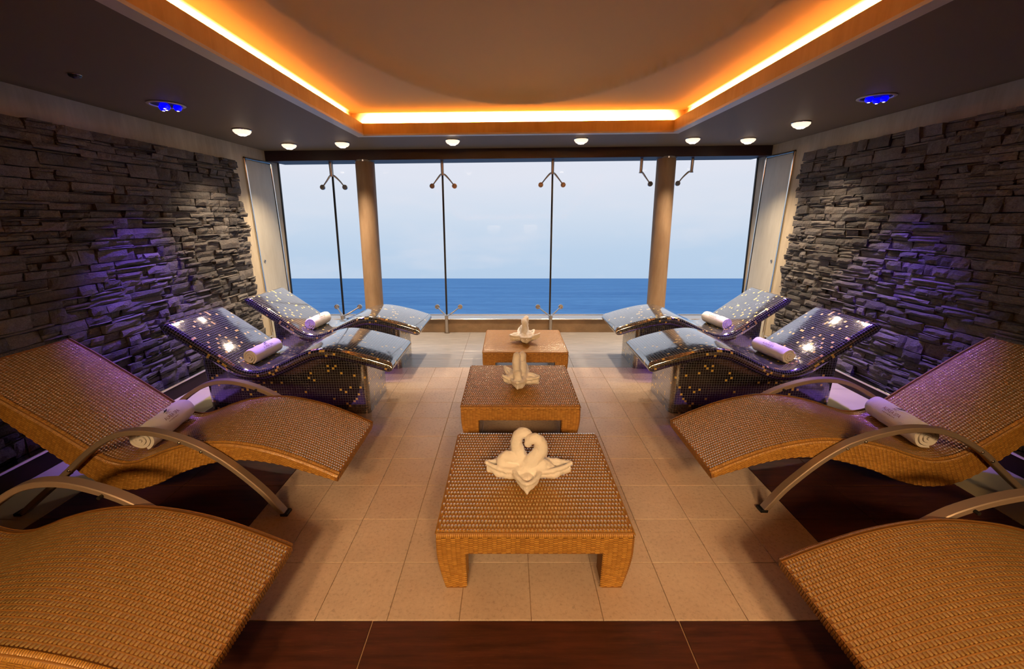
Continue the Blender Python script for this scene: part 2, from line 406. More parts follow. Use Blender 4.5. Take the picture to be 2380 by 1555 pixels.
def cladding(side, parent, xface, zbot, ztop, y0, y1):
    xw = XL if side > 0 else XR
    depth = abs(xface-xw)
    bm = bmesh.new(); box(bm, min(xw, xw+side*depth*.45), max(xw, xw+side*depth*.45), y0, y1-.03, zbot, ztop)
    back = from_bm('stone_backing', bm, M_stoneback, parent)
    R = random.Random(11 if side > 0 else 23); st = []
    z = zbot
    while z < ztop-.01:
        h = min(R.choice([.055, .07, .085, .11]), ztop-z)
        if ztop-z-h < .04: h = ztop-z
        y = y0-R.random()*.2
        while y < y1:
            l = min(R.uniform(.09, .36), y1+R.uniform(-.02, .03)-y)
            if l < .05: break
            nrow = R.choice([1, 2, 2, 3, 3]) if h > .08 else R.choice([1, 1, 2, 2])
            cuts = sorted([R.random() for _ in range(nrow-1)])
            hs = np.diff([0]+cuts+[1]); hs = np.maximum(hs, .16); hs = hs/hs.sum()*h
            zz = z
            for hh in hs:
                ns = 1 if l < .2 else R.choice([1, 1, 2, 2])
                if hh > .07 and l > .22: ns = R.choice([1, 2, 2])
                c = [0]+sorted(R.uniform(.25, .75) for _ in range(ns-1))+[1]
                for a, b_ in zip(c, c[1:]):
                    st.append((y+a*l+(b_-a)*l/2, zz+hh/2, (b_-a)*l-.002, hh-.002, R.uniform(.72, 1.12), R.randrange(NV), R.random()))
                zz += hh
            y += l
        z += h
    vis = []
    for k, s in enumerate(st):
        if s[0] < .9: continue
        u, v, d = proj(xface, s[0], s[1])
        if d > 0 and -20 < u < 2400 and -20 < v < 1575: vis.append((s[2]*s[3]/d**3, k))
    top = {k for _, k in sorted(vis, reverse=True)[:295]}
    meshes = {}
    AV, AF, AT = [], [], []; off = 0
    for k, (yy, zz, l, hh, dp, vi, tint) in enumerate(st):
        dd = depth*dp
        if k in top:
            if vi not in meshes: meshes[vi] = make_stone_mesh(vi, side)
            o = bpy.data.objects.new('stone', meshes[vi]); link(o, parent)
            o.location = (xw, yy, zz); o.scale = (dd, l, hh)
        else:
            V, F = SV[vi]
            W = np.stack([xw+side*V[:, 1]*dd, yy+V[:, 0]*l, zz+V[:, 2]*hh], 1)
            AV.append(W); AF += [[i+off for i in (f if side > 0 else f[::-1])] for f in F]; AT += [tint]*len(W); off += len(W)
    o = mk('stone_rest', np.vstack(AV), AF, M_stone, parent)
    bm = bmesh.new(); bm.from_mesh(o.data); bmesh.ops.recalc_face_normals(bm, faces=bm.faces); bm.to_mesh(o.data); bm.free()
    a = o.data.attributes.new('tint', 'FLOAT', 'POINT'); a.data.foreach_set('value', np.array(AT, np.float32))
    o.name = 'stone'; o['kind'] = 'stuff'
BBZ = .135
cladding(1, wl, FL, BBZ, 2.225, .5, 5.13)
cladding(-1, wr, FR, BBZ, 2.31, .5, 5.13)
for side, nm, xf, xw in ((1, 'baseboard_left', FL+.05, XL), (-1, 'baseboard_right', FR-.05, XR)):
    bm = bmesh.new(); box(bm, min(xf, xw), max(xf, xw), .3, 5.16, 0, BBZ-.02, .004)
    o = from_bm(nm, bm, M_brown); tag(o, 'dark brown baseboard along the foot of the %s stone cladding' % nm[10:], 'baseboard', kind='structure')
    bm = bmesh.new(); box(bm, min(xf+side*.006, xw), max(xf+side*.006, xw), .3, 5.165, BBZ-.02, BBZ, .003)
    tag(from_bm('chrome_strip', bm, M_chrome, o), 'polished chrome strip')

# doors in the end bays
for side, nm, xw, zt in ((1, 'door_1', XL, 2.30), (-1, 'door_2', XR, 2.375)):
    bm = bmesh.new(); a = xw; b_ = xw+side*.012
    box(bm, min(a, b_), max(a, b_), 5.44, 5.97, .02, zt-.03, .003)
    d = from_bm(nm, bm, M_door); tag(d, 'flush pale grey door panel in the %s end bay beside the window' % ('left' if side > 0 else 'right'), 'door', kind='structure')
    fr = bpy.data.objects
    for nm2, y0, y1, z0, z1 in (('frame_strip', 5.405, 5.432, .0, zt), ('frame_strip', 5.978, 6.003, .0, zt), ('frame_strip', 5.405, 6.003, zt-.022, zt)):
        bm = bmesh.new(); c = xw+side*.018; box(bm, min(a, c), max(a, c), y0, y1, z0, z1, .004); tag(from_bm(nm2, bm, M_chrome, d), 'chrome frame strip')
    bm = bmesh.new(); cyl(bm, (xw+side*.010, 5.50, 1.05), (xw+side*.022, 5.50, 1.05), .016, n=20); from_bm('lock', bm, M_steel, d)
    bm = bmesh.new(); cyl(bm, (xw+side*.020, 5.50, 1.05), (xw+side*.0235, 5.50, 1.05), .008, n=12); from_bm('keyhole', bm, M_dark, d)

# low wall and sill under the glass
bm = bmesh.new(); box(bm, XL, XR, 5.80, 5.99, 0, .185)
lw = from_bm('wall_front', bm, M_sillwood); tag(lw, 'low wall clad in wood-look tile beneath the window', 'wall', kind='structure')
bm = bmesh.new(); box(bm, XL, XR, 5.785, 6.06, .185, .20, .004); tag(from_bm('sill', bm, M_steel, lw), 'pale metal sill')
# beam above the window
bm = bmesh.new()
vs = [bm.verts.new(p) for p in ((XL, 5.9, zc(XL)-.125), (XR, 5.9, zc(XR)-.125), (XR, 6.4, zc(XR)-.115), (XL, 6.4, zc(XL)-.115), (XL, 5.9, 2.9), (XR, 5.9, 2.9), (XR, 6.4, 2.9), (XL, 6.4, 2.9))]
for f in ((3, 2, 1, 0), (4, 5, 6, 7), (0, 1, 5, 4), (1, 2, 6, 5), (2, 3, 7, 6), (3, 0, 4, 7)): bm.faces.new([vs[i] for i in f])
tag(from_bm('trim_1', bm, M_beam), 'dark brown lintel beam across the top of the window', 'beam', kind='structure')

# window: five glass panes, gaskets, frame
win = empty('window_1', (0, 6.05, .2)); tag(win, 'wide outward-leaning window of five frameless glass panes facing the sea', 'window', kind='structure')
J = [XL+.0, -2.455, -.925, .605, 2.13, XR]
def slanted(bm, x0, x1, z0, z1, dy0, dy1):
    P = []
    for z in (z0, z1 if not callable(z1) else None):
        pass
    z1a, z1b = (z1(x0), z1(x1)) if callable(z1) else (z1, z1)
    o = (0, -6.05, -.2)
    vs = [bm.verts.new((x+o[0], gy(z)+dy+o[1], z+o[2])) for x, z, dy in ((x0, z0, dy0), (x1, z0, dy0), (x1, z0, dy1), (x0, z0, dy1), (x0, z1a, dy0), (x1, z1b, dy0), (x1, z1b, dy1), (x0, z1a, dy1))]
    for f in ((3, 2, 1, 0), (4, 5, 6, 7), (0, 1, 5, 4), (1, 2, 6, 5), (2, 3, 7, 6), (3, 0, 4, 7)): bm.faces.new([vs[i] for i in f])
zt = lambda x: zc(x)-.118
for a, b_ in zip(J, J[1:]):
    bm = bmesh.new(); slanted(bm, a+.012, b_-.012, .19, zt, 0, .012); from_bm('pane', bm, M_glass, win)
for x in J[1:-1]:
    bm = bmesh.new(); slanted(bm, x-.0125, x+.0125, .19, zt, -.002, .014); from_bm('gasket', bm, M_dark, win)
for x0_, x1_ in ((XL, XL+.012), (XR-.012, XR)):
    bm = bmesh.new(); slanted(bm, x0_, x1_, .19, zt, -.006, .02); from_bm('frame', bm, M_dark, win)
bm = bmesh.new(); slanted(bm, XL, XR, .19, .205, -.01, .03); from_bm('frame', bm, M_steel, win)

# two leaning round columns
for x, zz, lab in ((-1.93, zc(-1.93)-.125, 'left'), (2.105, zc(2.1)-.125, 'right')):
    bm = bmesh.new(); r = .124
    prof = [(0, 0), (1, 0)]
    cyl(bm, (x, 5.85, 0), (x, 6.005, zz-.018), r, n=40)
    c = from_bm('column', bm, M_column, smooth=True, auto=40); tag(c, 'round tan plaster column standing against the glass on the %s' % lab, 'column', kind='structure')
    bm = bmesh.new(); cyl(bm, (x, 6.004, zz-.022), (x, 6.0055, zz), r+.006, n=40); tag(from_bm('collar', bm, M_chrome, c, True, 40), 'chrome collar')

# ceiling: dark soffit with an opening, fascia with a light trough, raised vault
CX0, CX1, CY0, CY1 = -1.56, 1.76, -1.15, 4.89
ceil = empty('ceiling', (0, 0, 2.4)); tag(ceil, 'dark ceiling around a raised orange-lit cove with a shallow oval vault', 'ceiling', kind='structure')
def cbox(bm, x0, x1, y0, y1, d0, d1):                  # box whose heights follow the sloping ceiling
    vs = [bm.verts.new((x, y, zc(x)+d-2.4)) for x, y, d in ((x0, y0, d0), (x1, y0, d0), (x1, y1, d0), (x0, y1, d0), (x0, y0, d1), (x1, y0, d1), (x1, y1, d1), (x0, y1, d1))]
    for f in ((3, 2, 1, 0), (4, 5, 6, 7), (0, 1, 5, 4), (1, 2, 6, 5), (2, 3, 7, 6), (3, 0, 4, 7)): bm.faces.new([vs[i] for i in f])
LIP = .02; STR = .085; TR = .17
bm = bmesh.new()
cbox(bm, XL, CX0-STR, YB, 5.92, 0, .03); cbox(bm, CX1+STR, XR, YB, 5.92, 0, .03)
cbox(bm, CX0-STR, CX1+STR, CY1+STR, 5.92, 0, .03); cbox(bm, CX0-STR, CX1+STR, YB, CY0-STR, 0, .03)
from_bm('soffit', bm, M_soffit, ceil)
for nm, (x0, x1, y0, y1) in (('l', (CX0-STR, CX0, CY0-STR, CY1+STR)), ('r', (CX1, CX1+STR, CY0-STR, CY1+STR)), ('f', (CX0, CX1, CY1, CY1+STR)), ('b', (CX0, CX1, CY0-STR, CY0))):
    bm = bmesh.new(); cbox(bm, x0, x1, y0, y1, -.006, .012); tag(from_bm('trim_strip', bm, M_trim, ceil), 'pale trim strip')
    bm = bmesh.new()
    if nm == 'l': cbox(bm, CX0-LIP, CX0-.001, CY0, CY1, .010, .115)
    if nm == 'r': cbox(bm, CX1+.001, CX1+LIP, CY0, CY1, .010, .115)
    if nm == 'f': cbox(bm, CX0-LIP, CX1+LIP, CY1+.001, CY1+LIP, .010, .115)
    if nm == 'b': cbox(bm, CX0-LIP, CX1+LIP, CY0-LIP, CY0-.001, .010, .115)
    tag(from_bm('fascia', bm, M_fascia, ceil), 'honey-coloured veneer fascia')
    bm = bmesh.new()                                   # trough floor and back wall
    if nm == 'l': cbox(bm, CX0-TR, CX0-LIP, CY0-TR, CY1+TR, .03, .04); cbox(bm, CX0-TR-.02, CX0-TR, CY0-TR, CY1+TR, .03, .27)
    if nm == 'r': cbox(bm, CX1+LIP, CX1+TR, CY0-TR, CY1+TR, .03, .04); cbox(bm, CX1+TR, CX1+TR+.02, CY0-TR, CY1+TR, .03, .27)
    if nm == 'f': cbox(bm, CX0-LIP, CX1+LIP, CY1+LIP, CY1+TR, .03, .04); cbox(bm, CX0-TR, CX1+TR, CY1+TR, CY1+TR+.02, .03, .27)
    if nm == 'b': cbox(bm, CX0-LIP, CX1+LIP, CY0-TR, CY0-LIP, .03, .04); cbox(bm, CX0-TR, CX1+TR, CY0-TR-.02, CY0-TR, .03, .27)
    from_bm('trough', bm, M_dome, ceil)
    bm = bmesh.new()
    if nm == 'l': cbox(bm, CX0-.075, CX0-.060, CY0, CY1, .041, .046)
    if nm == 'r': cbox(bm, CX1+.060, CX1+.075, CY0, CY1, .041, .046)
    if nm == 'f': cbox(bm, CX0, CX1, CY1+.060, CY1+.075, .041, .046)
    if nm == 'b': cbox(bm, CX0, CX1, CY0-.075, CY0-.060, .041, .046)
    from_bm('light_strip', bm, M_led, ceil)
# raised ceiling with an oval vault (height field)
nx, ny = 90, 130
xs = np.linspace(CX0-TR, CX1+TR, nx); ys = np.linspace(CY0-TR, CY1+TR, ny)
Xg, Yg = np.meshgrid(xs, ys); cxm, cym = X0+.02, 2.05
q = np.sqrt(((Xg-cxm)/1.36)**2+((Yg-cym)/2.66)**2)
dome = np.where(q < 1, np.minimum(.30*(1-q**2)**.5, .30), 0)
Zg = 2.43+.0105*(Xg+3.2)+.245+dome-2.4
V = np.stack([Xg, Yg, Zg], 2).reshape(-1, 3)
F = [[j*nx+i, (j+1)*nx+i, (j+1)*nx+i+1, j*nx+i+1] for j in range(ny-1) for i in range(nx-1)]
mk('vault', V, F, M_dome, ceil, True)
bm = bmesh.new(); box(bm, XL-.2, XR+.2, YB-.2, 6.4, 3.06-2.4, 3.12-2.4); from_bm('deckhead', bm, M_dark, ceil)
def area(name, loc, rot, sx, sy, W, col, parent=None):
    d = bpy.data.lights.new(name, 'AREA'); d.shape = 'RECTANGLE'; d.size = sx; d.size_y = sy; d.energy = W; d.color = col; d.spread = math.radians(105)
    o = bpy.data.objects.new(name, d); COL.objects.link(o); o.location = loc; o.rotation_euler = rot
    if parent: o.parent = parent
    return o
# warm light strips in the trough, facing up
TILT = 80; LY = CY1-CY0; LX = CX1-CX0; zl = .055+.03
area('cove_light', (CX0-.06, (CY0+CY1)/2, zc(CX0)+.107-2.4), (PI, math.radians(-TILT), 0), .03, LY, COVE_W*LY, COVE_COL, ceil)
area('cove_light', (CX1+.06, (CY0+CY1)/2, zc(CX1)+.107-2.4), (PI, math.radians(TILT), 0), .03, LY, COVE_W*LY, COVE_COL, ceil)
area('cove_light', ((CX0+CX1)/2, CY1+.06, zc(.1)+.107-2.4), (PI+math.radians(-TILT), -.0105, 0), LX, .03, COVE_W*LX, COVE_COL, ceil)
area('cove_light', ((CX0+CX1)/2, CY0-.06, zc(.1)+.107-2.4), (PI+math.radians(TILT), -.0105, 0), LX, .03, COVE_W*LX, COVE_COL, ceil)

# added fill lamps with no fixtures, turned from the rear towards the seating
for bx_, tx_ in ((-1.5, -1.7), (-.5, -.45), (.7, .65), (1.7, 1.9)):
    d = bpy.data.lights.new('rear_fill_spot', 'SPOT'); d.energy = FILL_W; d.color = FILL_COL; d.spot_size = math.radians(50); d.spot_blend = .9; d.shadow_soft_size = .22
    o = bpy.data.objects.new('rear_fill_spot', d); COL.objects.link(o); o.location = (bx_, -1.75, 2.36)
    o.rotation_euler = (Vector((tx_, 2.05, .15))-o.location).to_track_quat('-Z', 'Y').to_euler()

# ------------------------------------------------------------ mosaic heated beds
def loft(T_, B_, y0, y1, r, round_ends, s, nseg=5):
    """shell between two profile curves (xi,z), extruded in y with rounded long edges; returns V,F,UV (per loop)"""
    n = len(T_); C = (T_+B_)/2; Hh = (T_-B_)/2
    st = [(C[i], Hh[i]) for i in range(n)]
    if round_ends:
        h0 = np.linalg.norm(Hh[0]); d0 = C[0]-C[1]; d0 /= np.linalg.norm(d0)
        h1 = np.linalg.norm(Hh[-1]); d1 = C[-1]-C[-2]; d1 /= np.linalg.norm(d1)
        a = [PI/2*k/nseg for k in range(1, nseg)]+[PI/2*.985]
        st = [(C[0]+d0*h0*math.sin(t), Hh[0]*math.cos(t)) for t in a[::-1]]+st+[(C[-1]+d1*h1*math.sin(t), Hh[-1]*math.cos(t)) for t in a]
    loops = []; us = [0]
    for k, (c, h) in enumerate(st):
        hl = np.linalg.norm(h); rr = min(r, hl*.98); e = rr/hl if hl > 1e-6 else 1
        ang = [0, PI/8, PI/4, 3*PI/8, PI/2]
        prof = []                                      # (y, s) from the middle of the underside round near edge to the top
        for t in ang: prof.append((y0+rr*(1-math.sin(t)), -1+e*(1-math.cos(t))))
        for t in ang[::-1]: prof.append((y0+rr*(1-math.sin(t)), 1-e*(1-math.cos(t))))
        for t in ang: prof.append((y1-rr*(1-math.sin(t)), 1-e*(1-math.cos(t))))
        for t in ang[::-1]: prof.append((y1-rr*(1-math.sin(t)), -1+e*(1-math.cos(t))))
        loops.append([(s*(c[0]+h[0]*q), y, c[1]+h[1]*q) for y, q in prof])
        if k: us.append(us[-1]+np.linalg.norm(st[k][0]-st[k-1][0]))
    m = len(loops[0]); V = np.array(loops).reshape(-1, 3); n2 = len(loops)
    # v coordinate: measured around the middle loop
    mid = np.array(loops[n2//2]); vv = np.concatenate([[0], np.cumsum(np.linalg.norm(np.diff(np.vstack([mid, mid[:1]]), axis=0), axis=1))])
    F = []; UV = []
    for i in range(n2-1):
        for j in range(m):
            a, b_, c_, d_ = i*m+j, i*m+(j+1) % m, (i+1)*m+(j+1) % m, (i+1)*m+j
            f = [a, b_, c_, d_]; u = [(us[i], vv[j]), (us[i], vv[j+1]), (us[i+1], vv[j+1]), (us[i+1], vv[j])]
            if s > 0: f = f[::-1]; u = u[::-1]
            F.append(f); UV += u
    for i, flip in ((0, s > 0), (n2-1, s < 0)):
        f = [i*m+j for j in range(m)]; u = [(V[k][1], V[k][2]) for k in f]
        if not flip: f = f[::-1]; u = u[::-1]
        F.append(f); UV += u
    return V, F, UV
def offset_profile(P, d):
    t = np.gradient(P, axis=0); t /= np.linalg.norm(t, axis=1)[:, None]
    nrm = np.stack([-t[:, 1], t[:, 0]], 1)             # left-hand normal (up when moving outwards)
    return P+nrm*d, nrm, t
bedP, _ = catmull([(.045, .485), (.2, .535), (.4, .583), (.56, .602), (.68, .583), (.79, .538), (.90, .485), (.99, .445), (1.08, .416), (1.17, .412), (1.27, .445), (1.40, .545), (1.57, .672), (1.74, .795)], 64)
bedB, _, _ = offset_profile(bedP, -.092)
def make_bed(s):
    root = empty('mosaic_heated_bed')
    V, F, UV = loft(bedP, bedB, -.342, .342, .036, True, s)
    o = mk('lounging_slab', V, F, M_mosaic, root, True, UV); tag(o, 'curved slab top tiled in small black mosaic with scattered gold tiles')
    o.data.set_sharp_from_angle(angle=math.radians(60))
    # pedestal: rounded plan outline, top follows the underside of the slab
    x0, x1, y0, y1, r = .255, 1.60, -.270, .262, .045
    out_ = []
    for cx_, cy_, a0 in ((x1-r, y1-r, 0), (x0+r, y1-r, 90), (x0+r, y0+r, 180), (x1-r, y0+r, 270)):
        for k in range(6): t = math.radians(a0+18*k); out_.append((cx_+r*math.cos(t), cy_+r*math.sin(t)))
    dens = []
    for (a, b_) in zip(out_, out_[1:]+out_[:1]):
        L_ = math.dist(a, b_); k = max(1, int(L_/.05))
        for i in range(k): dens.append((a[0]+(b_[0]-a[0])*i/k, a[1]+(b_[1]-a[1])*i/k))
    zb = lambda x: np.interp(x, bedB[:, 0], bedB[:, 1])+.03
    m = len(dens); V = [(s*x, y, 0) for x, y in dens]+[(s*x, y, zb(x)) for x, y in dens]
    per = [0]
    for a, b_ in zip(dens, dens[1:]+dens[:1]): per.append(per[-1]+math.dist(a, b_))
    F = []; UV = []
    for i in range(m):
        j = (i+1) % m; f = [i, j, m+j, m+i]; u = [(per[i], 0), (per[i+1], 0), (per[i+1], V[m+j][2]), (per[i], V[m+i][2])]
        if s < 0: f = f[::-1]; u = u[::-1]
        F.append(f); UV += u
    o = mk('pedestal', V, F, M_mosaic, root, True, UV); o.data.set_sharp_from_angle(angle=math.radians(40))
    return root
BX = 1.015
beds = {}
for s, nm in ((-1, 'left'), (1, 'right')):
    p0 = make_bed(s); p1 = copy_tree(p0)
    for o, yy, lab in ((p0, 3.492, 'nearer'), (p1, 4.575, 'farther')):
        o.location = (X0+s*BX, yy, 0)
        tag(o, '%s of the two black and gold mosaic heated beds by the %s stone wall' % (lab, nm), 'heated bed', 'mosaic heated beds by the window')

# ------------------------------------------------------------ woven rattan
LT = np.array([-1, -.62, -.05, .55, 1.]); LH = np.array([-.3, .98, .72, .34, -.12]); SW = np.array([-1, 0, 1.]); SH = np.array([.35, 1, .35])
def lumps(P, A, B, Nn, la, wb, h):
    """P: centres, A: unit along strand, B: unit across, Nn: normal. one short arched strand segment per centre"""
    n = len(P); k = len(LT)*3
    V = np.empty((n, len(LT), 3, 3))
    for i, t in enumerate(LT):
        for j, q in enumerate(SW):
            V[:, i, j] = P+A*(t*la)+B*(q*wb*(1-.18*abs(t)))+Nn*(h*LH[i]*SH[j] if LH[i] > 0 else h*LH[i])
    base = np.array([[i*3+j, (i+1)*3+j, (i+1)*3+j+1, i*3+j+1] for i in range(len(LT)-1) for j in range(2)])
    F = (base[None]+(np.arange(n)*k)[:, None, None]).reshape(-1, 4)
    return V.reshape(-1, 3), F, k
def weave_obj(name, sets, mat_, parent, kind='stuff'):
    VV, FF, TT = [], [], []; off = 0
    for V, F, k, flip in sets:
        VV.append(V); FF.append((F[:, ::-1] if flip else F)+off); off += len(V)
        TT.append(np.repeat(rng.random(len(V)//k), k))
    o = mk(name, np.vstack(VV), np.vstack(FF), mat_, parent, True)
    a = o.data.attributes.new('tint', 'FLOAT', 'POINT'); a.data.foreach_set('value', np.concatenate(TT).astype(np.float32))
    o['kind'] = kind
    return o
def grid(us, vs, stag):
    U, V_ = [], []
    for j, v in enumerate(vs):
        o = (us[1]-us[0])*.5*(j % 2) if stag else 0
        U.append(us+o); V_.append(np.full(len(us), v))
    return np.concatenate(U), np.concatenate(V_)

topP, tu = catmull([(0, .225), (.14, .295), (.31, .366), (.48, .410), (.63, .425), (.80, .408), (.93, .373), (1.03, .332), (1.12, .302), (1.20, .300), (1.28, .328), (1.36, .388), (1.51, .512), (1.67, .635), (1.80, .735), (1.95, .838)], 150)
botP, _ = catmull([(.012, .180), (.15, .232), (.32, .287), (.50, .316), (.68, .300), (.87, .238), (1.02, .165), (1.16, .128), (1.29, .145), (1.41, .218), (1.50, .302), (1.64, .438), (1.80, .600), (1.985, .795)], 150)
WY = .315
arcP, _ = catmull([(.31, 0), (.345, .055), (.42, .165), (.57, .325), (.72, .435), (.88, .500), (1.01, .518), (1.14, .495), (1.28, .415), (1.42, .300), (1.56, .185), (1.70, .075), (1.79, 0)], 64)
TOP_P, BOT_P, ARC_P = topP, botP, arcP
def make_lounger(s):
    def stretch(P):                                    # the loungers on the right recline a little longer
        Q = P.copy()
        if s > 0: Q[:, 0] += .18*np.clip(Q[:, 0]-.7, 0, .65)
        return Q
    topP, botP, arcP = stretch(TOP_P), stretch(BOT_P), stretch(ARC_P)
    tu = np.concatenate([[0], np.cumsum(np.linalg.norm(np.diff(topP, axis=0), axis=1))])
    root = empty('woven_sun_lounger')
    V, F, UV = loft(topP, botP, -WY, WY, .014, False, s)
    shell = mk('woven_body', V, F, M_rattan, root, True); shell.data.set_sharp_from_angle(angle=math.radians(50))
    tag(shell, 'wave-shaped woven rattan body in honey brown')
    # strands over the top surface
    _, nr, tg = offset_profile(topP, 0)
    Lx = tu[-1]; px, py = .0132, .0215
    us = np.arange(.012, Lx-.012, px); vs = np.arange(-WY+.016, WY-.012, py)
    U, Vv = grid(us, vs, True); U = np.clip(U, 0, Lx)
    ip = lambda arr, u: np.stack([np.interp(u, tu, arr[:, k]) for k in range(2)], 1)
    def frame(U, Vv, off=0):
        P2, n2, t2 = ip(topP, U), ip(nr, U), ip(tg, U)
        P = np.stack([s*(P2[:, 0]+n2[:, 0]*off), Vv, P2[:, 1]+n2[:, 1]*off], 1)
        Nn = np.stack([s*n2[:, 0], 0*Vv, n2[:, 1]], 1); Tt = np.stack([s*t2[:, 0], 0*Vv, t2[:, 1]], 1)
        return P, Nn, Tt
    P, Nn, Tt = frame(U, Vv)
    Y_ = np.zeros_like(P); Y_[:, 1] = 1
    S1 = lumps(P, Y_, Tt, Nn, py*.56, px*.34, .0044)
    o = weave_obj('woven_strands', [S1+(s < 0,)], M_strand, shell)
    # weft lines between the rows
    uu = np.linspace(0, Lx, 130); VV, FF = [], []; off = 0
    for v in np.arange(-WY+.016-py/2, WY, py):
        P, Nn, Tt = frame(uu, np.full(len(uu), np.clip(v, -WY+.004, WY-.004))); Yd = np.array([0, 1, 0])
        R = np.stack([P-Yd*.0042-Nn*.001, P+Nn*.0030, P+Yd*.0042-Nn*.001], 1); VV.append(R.reshape(-1, 3))
        i = np.arange(len(uu)-1)*3+off
        f = np.concatenate([np.stack([i+k, i+3+k, i+4+k, i+1+k], 1) for k in (0, 1)]); FF.append(f if s > 0 else f[:, ::-1]); off += len(uu)*3
    o = mk('weft_strands', np.vstack(VV), np.vstack(FF), M_weft, shell, True); o['kind'] = 'stuff'
    # sides and foot end
    sets = []; cu = np.linspace(0, 1, 150)
    for sy in (-1, 1):
        UU, ZZ, AX = [], [], []
        k = 0
        for a in np.arange(.012, .99, .0225/2.3):
            t = np.array([np.interp(a, cu, topP[:, q]) for q in (0, 1)]); b_ = np.array([np.interp(a, cu, botP[:, q]) for q in (0, 1)])
            t2 = np.array([np.interp(a+.01, cu, topP[:, q]+botP[:, q]) for q in (0, 1)])/2; ax = t2-(t+b_)/2; ax /= np.linalg.norm(ax)
            L_ = np.linalg.norm(t-b_); d = (t-b_)/L_
            z = .011+(.0055 if k % 2 else 0)
            while z < L_-.014:
                UU.append(b_+d*z); AX.append(ax); z += .011
            k += 1
        UU = np.array(UU); AX = np.array(AX)
        P = np.stack([s*UU[:, 0], np.full(len(UU), sy*WY), UU[:, 1]], 1); A = np.stack([s*AX[:, 0], 0*AX[:, 0], AX[:, 1]], 1)
        Nn = np.zeros_like(P); Nn[:, 1] = sy; B = np.cross(Nn, A)
        sets.append(lumps(P, A, B, Nn, .0125, .0046, .0042)+(False,))
    vs = np.arange(-WY+.012, WY-.01, .0125); P = []
    for j, q in enumerate((.18, .5, .82)):
        for v in vs: P.append((s*(topP[0, 0]+(botP[0, 0]-topP[0, 0])*(1-q)), v+(.00625 if j % 2 else 0), botP[0, 1]+(topP[0, 1]-botP[0, 1])*q))
    P = np.array(P); Nn = np.zeros_like(P); Nn[:, 0] = -s; A = np.zeros_like(P); A[:, 2] = 1; B = np.cross(Nn, A)
    sets.append(lumps(P, A, B, Nn, .010, .005, .004)+(False,))
    weave_obj('side_strands', sets, M_side, shell)
    # rolled border along the long edges
    for sy in (-1, 1):
        uu = np.arange(.004, Lx-.004, .0072); P, Nn, Tt = frame(uu, np.full(len(uu), sy*(WY-.006)))
        Yd = np.zeros_like(P); Yd[:, 1] = sy
        Nm = (Nn+Yd)/math.sqrt(2); A = np.cross(Nm, Tt)
        bd = weave_obj('edge_binding', [lumps(P-Nm*.002, A, Tt, Nm, .0160, .0034, .0045)+(False,)], M_side, shell)
    # bent bar arms that are also the legs
    for sy in (-1, 1):
        yc = sy*(WY+.032); t = np.gradient(arcP, axis=0); t /= np.linalg.norm(t, axis=1)[:, None]; nn = np.stack([-t[:, 1], t[:, 0]], 1)
        hw, ht, c = .024, .0145, .004
        sec = [(-hw+c, -ht), (hw-c, -ht), (hw, -ht+c), (hw, ht-c), (hw-c, ht), (-hw+c, ht), (-hw, ht-c), (-hw, -ht+c)]
        V = np.array([(s*(p[0]+m_[0]*q), yc+y, max(.004, p[1]+m_[1]*q)) for p, m_ in zip(arcP, nn) for y, q in sec]); F = []
        for i in range(len(arcP)-1):
            for j in range(8):
                f = [i*8+j, i*8+(j+1) % 8, (i+1)*8+(j+1) % 8, (i+1)*8+j]; F.append(f[::-1] if s > 0 else f)
        F.append(list(range(8)) if s > 0 else list(range(7, -1, -1))); k = (len(arcP)-1)*8; F.append([k+j for j in (range(7, -1, -1) if s > 0 else range(8))])
        arm = mk('arm', V, F, M_arm, root, True); arm.data.set_sharp_from_angle(angle=math.radians(30)); tag(arm, 'bronze bent metal arm that doubles as legs')
        for x in (arcP[0, 0]-.004, arcP[-1, 0]+.004):
            bm = bmesh.new(); box(bm, s*x-.021, s*x+.021, yc-.027, yc+.027, 0, .018, .003); from_bm('foot_cap', bm, M_black, arm)
        for xb in (.69, .78, 1.42, 1.50):
            k = int(np.argmin(abs(arcP[:, 0]-xb))); p = arcP[k]-nn[k]*.004
            bm = bmesh.new(); bmesh.ops.create_uvsphere(bm, u_segments=10, v_segments=6, radius=.0085, matrix=Matrix.Translation((s*p[0], yc+sy*.025, p[1])))
            from_bm('bolt', bm, M_steel, arm, True)
            bm = bmesh.new(); cyl(bm, (s*p[0], sy*(WY-.01), p[1]), (s*p[0], yc-sy*.02, p[1]), .008, n=8); from_bm('spacer', bm, M_black, arm)
    return root
LX_ = 1.045
for s, nm in ((-1, 'left'), (1, 'right')):
    p0 = make_lounger(s); p1 = copy_tree(p0)
    p0.location = (X0+s*LX_, 2.335 if s < 0 else 2.365, 0); p1.location = (X0+s*LX_, 1.205 if s < 0 else 1.125, 0)
    tag(p0, 'honey brown rattan lounger by the %s wall with a rolled towel on its seat' % nm, 'sun lounger', 'woven rattan loungers')
    tag(p1, 'empty honey brown rattan lounger in the %s foreground, cut by the frame' % nm, 'sun lounger', 'woven rattan loungers')

